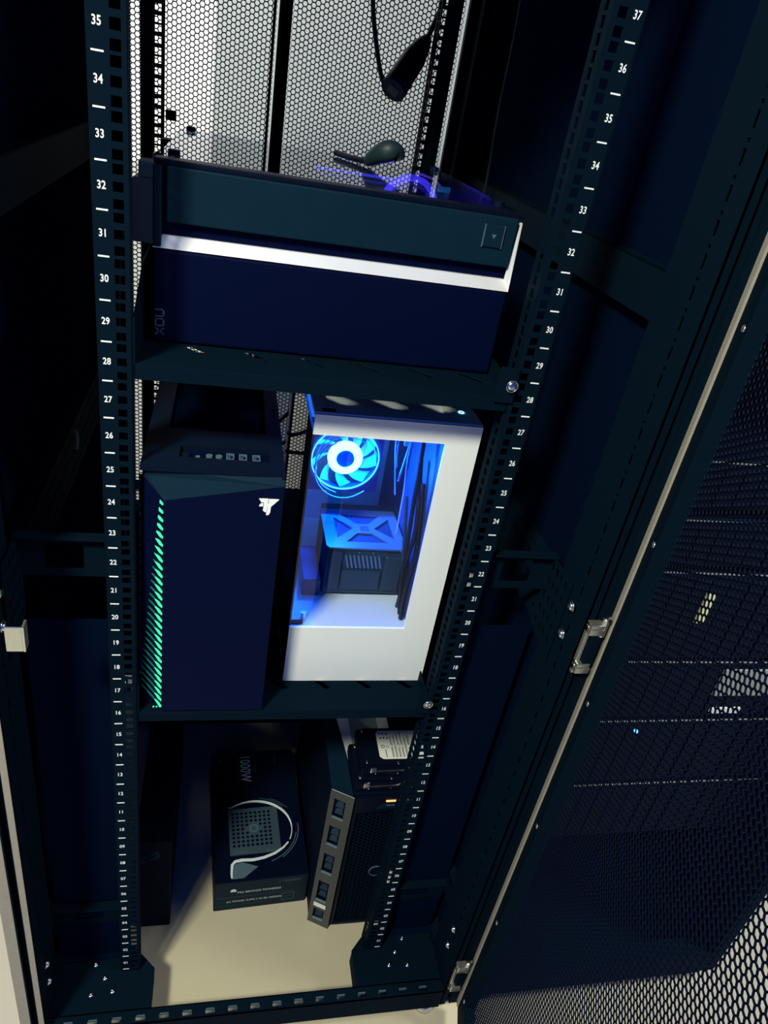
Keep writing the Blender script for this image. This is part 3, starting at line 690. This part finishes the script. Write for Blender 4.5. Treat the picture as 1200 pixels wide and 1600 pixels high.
pb(MB().text('TEMPEST', .0085, (.062, .068, zt_ + .0006), rt, (0, 1, 0), .0003, 1.1).text('80PLUS', .008, (.128, .066, zt_ + .0006), rt, (0, 1, 0), .0003, 1.0), 'lettering', 'artgrey')
F_ = -.0009; up = (0, 0, 1)
pb(MB().text('/ TEMPEST', .0105, (.165, F_, .086), rt, up, .0003, 1.0), 'lettering', 'artgrey', 'brand lettering on the front flap')
pb(MB().text('PSU BRONZE POWERED', .0095, (.098, F_, .062), rt, up, .0003, .9).text('AC POWER SUPPLY IN BK DESIGN', .0085, (.088, F_, .030), rt, up, .0003, .9), 'lettering', 'artwhite', 'two small lines of white lettering')
pb(MB().box(.004, .175, F_, F_ + .0003, .046, .0468).box(.004, .13, F_, F_ + .0003, .016, .0165), 'printed_line', 'artdim')
pb(MB().slab([(.150, .014), (.178, .014), (.178, .040), (.150, .040)], [[(.1515, .0155), (.1765, .0155), (.1765, .0385), (.1515, .0385)]], .0004, frame_m((0, F_, 0), rt, up)).text('MADE', .007, (.164, F_, .027), rt, up, .0003), 'printed_badge', 'artdim')
pb(MB().slab([(.034, .066), (.036, .074), (.042, .076), (.047, .072), (.047, .066)], [], .0004, frame_m((0, F_, 0), rt, up)), 'printed_icon', 'artwhite', 'small white cloud-like icon')
bx.rotation_euler = (0, 0, math.radians(3.1))

# ---- dark carton at left, and an added light blocker at the back
t = thing('carton', (-.205, .37, 0), 'dark upright carton standing on the floor beside the left rail', 'box')
MB().box(-.245, -.176, .135, .60, 0, .29, .002).build('body', 'plasticb', t); MB().box(-.2135, -.2105, .134, .60, .2895, .2905).build('seam', 'dark', t)
t = thing('carton', (0, .73, 0), 'wide dark block added at the very back of the rack floor to keep it dark', 'box')  # added to keep rear light off the rack floor
MB().box(-.31, .31, .705, .76, 0, .70, .002).build('body', 'plasticb', t); MB().box(-.31, .31, .7315, .7335, .6995, .7008).build('seam', 'dark', t)

# ---- black tower on the floor
T0, TY, T1, TH = .124, .100, .335, .442
tw = thing('computer_case', ((T0 + T1) / 2, .33, 0), 'black mesh-fronted tower standing on the floor, slatted bronze facet on its left', 'computer case')
b = MB(); b.prism([(T0, TY + .030), (T0 + .042, TY + .012), (T1, TY + .012), (T1, .56), (T0, .56)], .012, TH - .004); b.build('chassis', 'plasticb', tw)
MB().prism([(T0 + .001, TY + .030), (T0 + .03, TY + .07), (T1, TY + .07), (T1, .56), (T0 + .03, .56)], TH - .004, TH, 'z').build('top_cover', 'plastic', tw)
MB().prism([(T0, TY + .026), (T0 + .040, TY + .003), (T0 + .035, .36), (T0, .36)], TH - .0045, TH + .0012, 'z').build('top_facet', 'noxpanel', tw)
MB().add([(T0 + .0, TY + .024, TH + .001), (T0 + .041, TY + .001, TH + .001), (T0 + .041, TY + .000, TH - .0025), (T0, TY + .023, TH - .0025)], [(0, 1, 2, 3)]).build('edge_highlight', 'silver', tw, 'thin silver strip standing for the highlight on the edge')  # silver colour stands in for a highlight along the top edge
# front mesh
fm_ = MB().slab(rect(T0 + .046, T1, .012, TH - .002), [rect(T0 + .052, T1 - .008, .02, TH - .045)], .006, frame_m((0, TY + .004, 0), (1, 0, 0), (0, 0, 1))).build('front_frame', 'plastic', tw)
hexmesh((T0 + .051, TY + .006, .019), (1, 0, 0), (0, 0, 1), (0, 1, 0), T1 - T0 - .057, TH - .055, .0105, name='mesh_panel', parent=tw, hr=.42, m='rack')
MB().box(T0 + .045, T1, TY + .0105, TY + .0118, .012, TH - .01).build('mesh_backing', 'dark', tw)
MB().box(.230, .2575, TY - .0012, TY + .001, TH - .0125, TH - .0085, .0006).build('light_bar', 'orange', tw, 'orange indicator bar')
MB().box(.232, .2555, TY - .0012, TY + .001, TH - .024, TH - .0205, .0006).build('light_bar', 'artgrey', tw, 'grey bar under the orange one')
MB().slab([(.214, TH - .032), (.226, TH - .020), (.265, TH - .020), (.275, TH - .032)], [], .002, frame_m((0, TY, 0), (1, 0, 0), (0, 0, 1))).build('bar_bezel', 'noxpanel', tw)
MB().text('1K 4K', .008, (.279, TY + .0008, TH - .010), (1, 0, 0), (0, 0, 1), .0003).build('lettering', 'cableorange', tw)
bd = MB().ring((.245, TY - .0005, .205), (0, 1, 0), .0145, .016, .002, 32).build('badge', 'artgrey', tw, 'small round badge ring')
MB().dome((.245, TY, .205), (0, -1, 0), .0142, .002, 24).build('badge_face', 'plastic', bd, smooth=True)
# slatted facet: plate with five windows
fa2 = Vector((T0 - .001, TY + .024, 0)); fb2 = Vector((T0 + .0425, TY - .000, 0)); fl2 = (fb2 - fa2).length
wins = [(.022, .078), (.105, .178), (.200, .262), (.286, .350), (.372, .430)]
wins = [(.018, .058), (.086, .158), (.186, .252), (.280, .342), (.366, .424)]
MB().slab(rect(0, fl2, .002, TH), [rect(.010, .034, a, c) for a, c in wins], .005, frame_m(fa2, fb2 - fa2, (0, 0, 1))).build('side_facet', 'bronze', tw, 'bronze-grey facet with five openings')
fd2 = (fb2 - fa2).normalized(); fn2 = Vector((-fd2.y, fd2.x, 0))
def q2(u, w_, z): return fa2 + fd2 * u + fn2 * w_ + Vector((0, 0, z))
sq = MB(); lg = MB()
for a, c in wins:
    sq.add([q2(u, w_, z) for u in (.008, .036) for w_ in (.0095, .011) for z in (a - .003, c + .003)], [(0, 1, 3, 2), (4, 6, 7, 5), (0, 4, 5, 1), (2, 3, 7, 6), (0, 2, 6, 4), (1, 5, 7, 3)])
sq.build('facet_backing', 'dark', tw)
for a, c in wins:
    k = 2
    for i in range(3):
        z = a + (i + .55) * (c - a) / 3
        m_ = MB(); m_.add([q2(.013, .003, z), q2(.031, .003, z), q2(.028, .008, z + .012), q2(.016, .008, z + .012), q2(.013, .006, z - .001), q2(.031, .006, z - .001)], [(0, 1, 2, 3), (4, 5, 2, 3), (0, 1, 5, 4)])
        m_.build('facet_slat', 'slat', tw)
    MB().add([q2(.010, -.0028, a + .0005), q2(.034, -.0028, a + .0005), q2(.034, .002, a + .002), q2(.010, .002, a + .002)], [(0, 1, 2, 3)]).build('opening_edge', 'artgrey', tw)

lg = MB().add([q2(.008, -.003, .066), q2(.036, -.003, .066), q2(.036, -.003, .080), q2(.008, -.003, .080)], [(0, 1, 2, 3)]); lg.build('sticker', 'silver', tw, 'small pale sticker')

# ---- leaflet and two hard drives on the tower
lf = MB(); lf.slab([(.151, .33), (.265, .33), (.262, .262), (.178, .24), (.165, .178), (.157, .20)], [], .0016, frame_m((0, 0, TH + .0022), (1, 0, 0), (0, 1, 0)))
lf = MB().slab([(.150, .335), (.264, .333), (.264, .19), (.166, .178)], [], .0016, frame_m((0, 0, TH + .0022), (1, 0, 0), (0, 1, 0)))
lfo = lf.build('leaflet', 'label', None, loc=(.2, .25, TH)); tag(lfo, 'pale printed leaflet lying under the hard drives on the black tower', 'leaflet')
MB().box(.178, .240, .225, .328, TH + .0031, TH + .0034).build('printed_picture', 'leaf', lfo)
def drive(x, y, z, rot, label, lab):
    t = thing('hard_drive', (x, y, z), label, 'hard drive', 'hard drives stacked on the black tower')
    W_, D_, H_ = .147, .101, .026
    o = Vector((x, y, z))
    def bd_(m_, n, mt, l=None, sm=False):
        m_.v = [tuple(Vector(v) + o) for v in m_.v]; return m_.build(n, mt, t, l, sm)
    bd_(MB().prism([(.004, 0), (W_ - .004, 0), (W_, .004), (W_, D_ - .004), (W_ - .004, D_), (.004, D_), (0, D_ - .004), (0, .004)], 0, H_ * .72), 'body', 'plastic')
    bd_(MB().prism([(.010, .006), (W_ - .01, .006), (W_ - .002, .014), (W_ - .002, D_ - .014), (W_ - .01, D_ - .004), (.012, D_ - .004), (.003, D_ - .016), (.003, .02)], H_ * .72, H_), 'cover', 'plastic')
    tr = MB(); tr.tube([(.020, -.001, H_ * .55), (.060, -.001, H_ * .55), (.085, -.0015, H_ * .62), (.100, -.001, H_ * .9), (.130, -.001, H_ * .80)], .0024)
    bd_(tr, 'side_trim', 'aluminium', 'bright cast edge', True)
    bd_(MB().box(.018, .03, -.003, .001, H_ * .45, H_ * .95, .001), 'corner_lug', 'nickel')
    s_ = MB().dome((0, 0, 0), (0, 0, 1), .0035, .0012, 12)
    shared(s_, 'screw', 'nickel', t, [o + Vector((a, b_, H_)) for a, b_ in ((.012, .012), (.012, .088), (.135, .012), (.075, .008), (.135, .088))], True)
    s2 = MB().dome((0, 0, 0), (0, -1, 0), .0016, .001, 10)
    shared(s2, 'mounting_hole', 'nickel', t, [o + Vector((a, 0, .006)) for a in (.03, .075, .118)], True)
    if lab:
        lb = bd_(MB().slab([(.046, .018), (.128, .018), (.140, .090), (.045, .090), (.039, .083), (.039, .024)], [], .0003, Matrix.Translation((0, 0, H_ + .0003))), 'label_sheet', 'label', 'white printed label')
        ink = MB()
        random.seed(3)
        for c_ in range(6):
            x_ = .066 + c_ * .0072
            ink.box(x_, x_ + .0016, .022, .045 + random.random() * .008, H_ + .0006, H_ + .0007)
            ink.box(x_, x_ + .0016, .052, .060 + random.random() * .028, H_ + .0006, H_ + .0007)
            ink.box(x_ + .003, x_ + .0038, .022, .050 + random.random() * .03, H_ + .0006, H_ + .0007)
        for (a, b_) in ((.046, .082), (.053, .082), (.047, .070), (.054, .071), (.061, .081), (.061, .070)): ink.cyl((a, b_, H_ + .0006), (a, b_, H_ + .0007), .0022, None, 10)
        ink.ring((.049, .049, H_ + .0007), (0, 0, 1), .0026, .0040, .0002, 16); ink.box(.053, .0545, .022, .042, H_ + .0006, H_ + .0007)
        ink.ring((.0585, .048, H_ + .0007), (0, 0, 1), .0018, .0026, .0002, 16)
        bd_(ink, 'label_print', 'ink', None)['kind'] = 'stuff'
    t.rotation_euler = (0, 0, rot); return t
drive(.1640, .114, TH + .0035, math.radians(0), 'lower hard drive of the stack, resting on the leaflet on the tower', False)
drive(.1760, .128, TH + .0305, math.radians(-.5), 'upper hard drive with the white label, on top of the stack', True)

# ================================================================== CABLES AT THE BACK
def plug(label, body, cord, r=.0045, name='power_lead', face=True):
    t = thing(name, body[0], label, 'power cord')
    a, c = Vector(body[0]), Vector(body[1]); d = (c - a).normalized(); L_ = (c - a).length
    m_ = MB(); m_.tube([a, a + d * L_ * .35, a + d * L_ * .62, a + d * L_ * .9, c], lambda t_: .0225 - .004 * t_ if t_ < .5 else max(.0075, .0205 - .032 * (t_ - .5)), 14, 5)
    m_.build('plug_body', 'cable', t, smooth=True)
    g_ = MB()
    for k in range(4): g_.ring(a + d * L_ * (.72 + .07 * k), d, .004, .0098 - .0007 * k, .0022, 14)
    g_.build('strain_relief', 'cable', t)
    if face:
        MB().cyl(a - d * .004, a, .0225, None, 18).build('plug_collar', 'plug', t)
        MB().cyl(a - d * .0052, a - d * .004, .0135, None, 4).build('socket_face', 'plugface', t, 'olive socket face')
    MB().tube([c] + cord, r).build('cord', 'cable', t, smooth=True)
    return t
plug('black power lead hanging plug-down at the top, in front of the rear mesh', [(.136, .615, 1.627), (.194, .68, 1.712)], [(.212, .69, 1.762), (.216, .69, 1.80), (.216, .69, 1.90), (.21, .70, 1.99)])
t = thing('power_lead', (.096, .71, 1.99), 'thin dark lead curving down from the top to the hanging plug', 'power cord')
MB().tube([(.094, .71, 1.99), (.090, .70, 1.80), (.093, .69, 1.745), (.104, .67, 1.69), (.116, .635, 1.640), (.128, .622, 1.628)], .0042).build('cord', 'plug', t, smooth=True)
t = thing('power_lead', (.07, .33, 1.525), 'dark plug and looped lead resting on the glass of the top case', 'power cord')
MB().tube([(.066, .36, 1.5305), (.078, .34, 1.543), (.089, .33, 1.549), (.101, .33, 1.549), (.106, .33, 1.540)], lambda q: .008 + .007 * math.sin(3.14 * min(1, q * 1.1)), 12).build('plug_body', 'plug', t, smooth=True)
MB().tube([(.066, .37, 1.5285), (.05, .40, 1.5272), (.03, .45, 1.5272)], .0042).build('cord', 'cable', t, smooth=True)
t = thing('network_cable', (.36, .7, 1.2), 'thin dark cable hanging down the right side panel behind the case', 'cable')
MB().tube([(.352, .72, 1.98), (.356, .70, 1.75), (.350, .68, 1.62), (.362, .70, 1.48), (.360, .72, 1.2)], .003).build('cord', 'plug', t, smooth=True)
t = thing('network_cable', (-.25, .3, 1.3), 'black cable bowing out beside the left end of the top case', 'cable')
MB().tube([(-.228, .20, 1.475), (-.245, .22, 1.455), (-.256, .22, 1.42), (-.262, .22, 1.36), (-.266, .24, 1.28), (-.262, .26, 1.15), (-.272, .28, .95), (-.262, .3, .86)], .0036).build('cord', 'cable', t, smooth=True)
t = thing('network_cable', (-.02, .6, 1.0), 'black cables sagging behind the two cases on the lower shelf', 'cable')
MB().tube([(-.07, .60, .985), (-.03, .62, .965), (.03, .64, 1.02), (.07, .64, 1.06)], .0042).tube([(-.08, .60, .93), (-.02, .62, .925), (.04, .64, .955), (.09, .64, 1.0)], .0042).build('cord', 'cable', t, smooth=True)

# ================================================================== NEIGHBOURING RACK SEEN THROUGH THE OPEN DOOR
nb = thing('server_cabinet', (.73, .4, 0), 'second dark server cabinet at right, seen through the open mesh door', 'server cabinet')
b = MB(); b.box(.432, .462, -.09, -.05, .05, ZT, .001); b.box(.985, 1.018, -.09, -.05, .05, ZT, .001)
b.build('front_post', 'rack', nb)
MB().box(.432, .436, -.05, .88, .05, ZT).box(1.014, 1.018, -.05, .88, .05, ZT).build('side_panel', 'rackdark', nb)
MB().box(.462, .985, -.09, -.05, .045, .12, .001).build('base_beam', 'rack', nb)
MB().box(.436, 1.014, -.05, .88, .05, .056).build('bottom_panel', 'rack', nb)
MB().box(.436, 1.014, .876, .88, .05, ZT).build('rear_panel', 'rackdark', nb)
MB().box(.43, 1.02, -.09, .88, ZT, ZT + .03).build('top_panel', 'rackdark', nb)
for x in (.487, .953):
    r_ = MB(); holed_strip(r_, x - .016, x + .016, x - .005, x + .005, [(.1 + k * U / 3, .1095 + k * U / 3) for k in range(120)], .08, ZT - .02, .002, frame_m((0, .0, 0), (1, 0, 0), (0, 0, 1)))
    r_.build('mounting_rail', 'rack', nb)
def server(z0, z1, label, light=False, led=None, tagz=False):
    t = thing('rack_server', (.72, .3, z0), label, 'server', 'servers in the right-hand cabinet')
    MB().box(.500, .940, .004, .62, z0, z1, .002).build('chassis', 'server', t)
    MB().box(.480, .960, -.002, .003, z0, z1, .001).build('front_panel', 'server', t)
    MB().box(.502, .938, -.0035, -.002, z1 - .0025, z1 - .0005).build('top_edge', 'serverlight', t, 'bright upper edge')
    n = 0
    for k in range(12):
        x = .530 + k * .033
        if x + .028 > .935: break
        MB().box(x, x + .028, -.005, -.002, z0 + .006, z1 - .012, .001).build('drive_bay', 'server', t)
    if light:
        MB().box(.725, .935, -.0085, -.005, z0 + (z1 - z0) * .42, z1 - .014, .001).build('vent_cover', 'serverlight', t, 'pale perforated vent cover')
        MB().box(.738, .798, -.0085, -.005, z0 + .012, z0 + .024).build('label_sheet', 'label', t, 'white label')
        MB().box(.870, .925, -.009, -.005, z0 - .0 + .014, z0 + .022).build('label_sheet', 'label', t)
    if led: MB().cyl((led[0], -.009, led[1]), (led[0], -.002, led[1]), .0038, None, 10).build('status_light', 'blueled', t, 'small blue light')
    return t
server(1.185, 1.26, 'topmost server in the right-hand cabinet, behind the door mesh', led=None)
server(1.085, 1.165, 'second server from the top in the right-hand cabinet')
server(.90, 1.073, 'tall server just above the one with the pale vent cover')
server(.765, .893, 'server with a pale vent cover and white label behind the door mesh', light=True)
server(.60, .756, 'server with the small blue light behind the door mesh', led=(.611, .734))
server(.44, .59, 'lowest server in the right-hand cabinet')
yt = MB().box(.6215, .6375, -.010, -.0055, .980, 1.038, .001).box(.6235, .6355, -.0055, -.002, .982, 1.036)
tag(yt.build('asset_tag', 'yellow', None, loc=(.629, -.008, 1.01)), 'upright yellow tag hanging on a server behind the door mesh', 'tag')
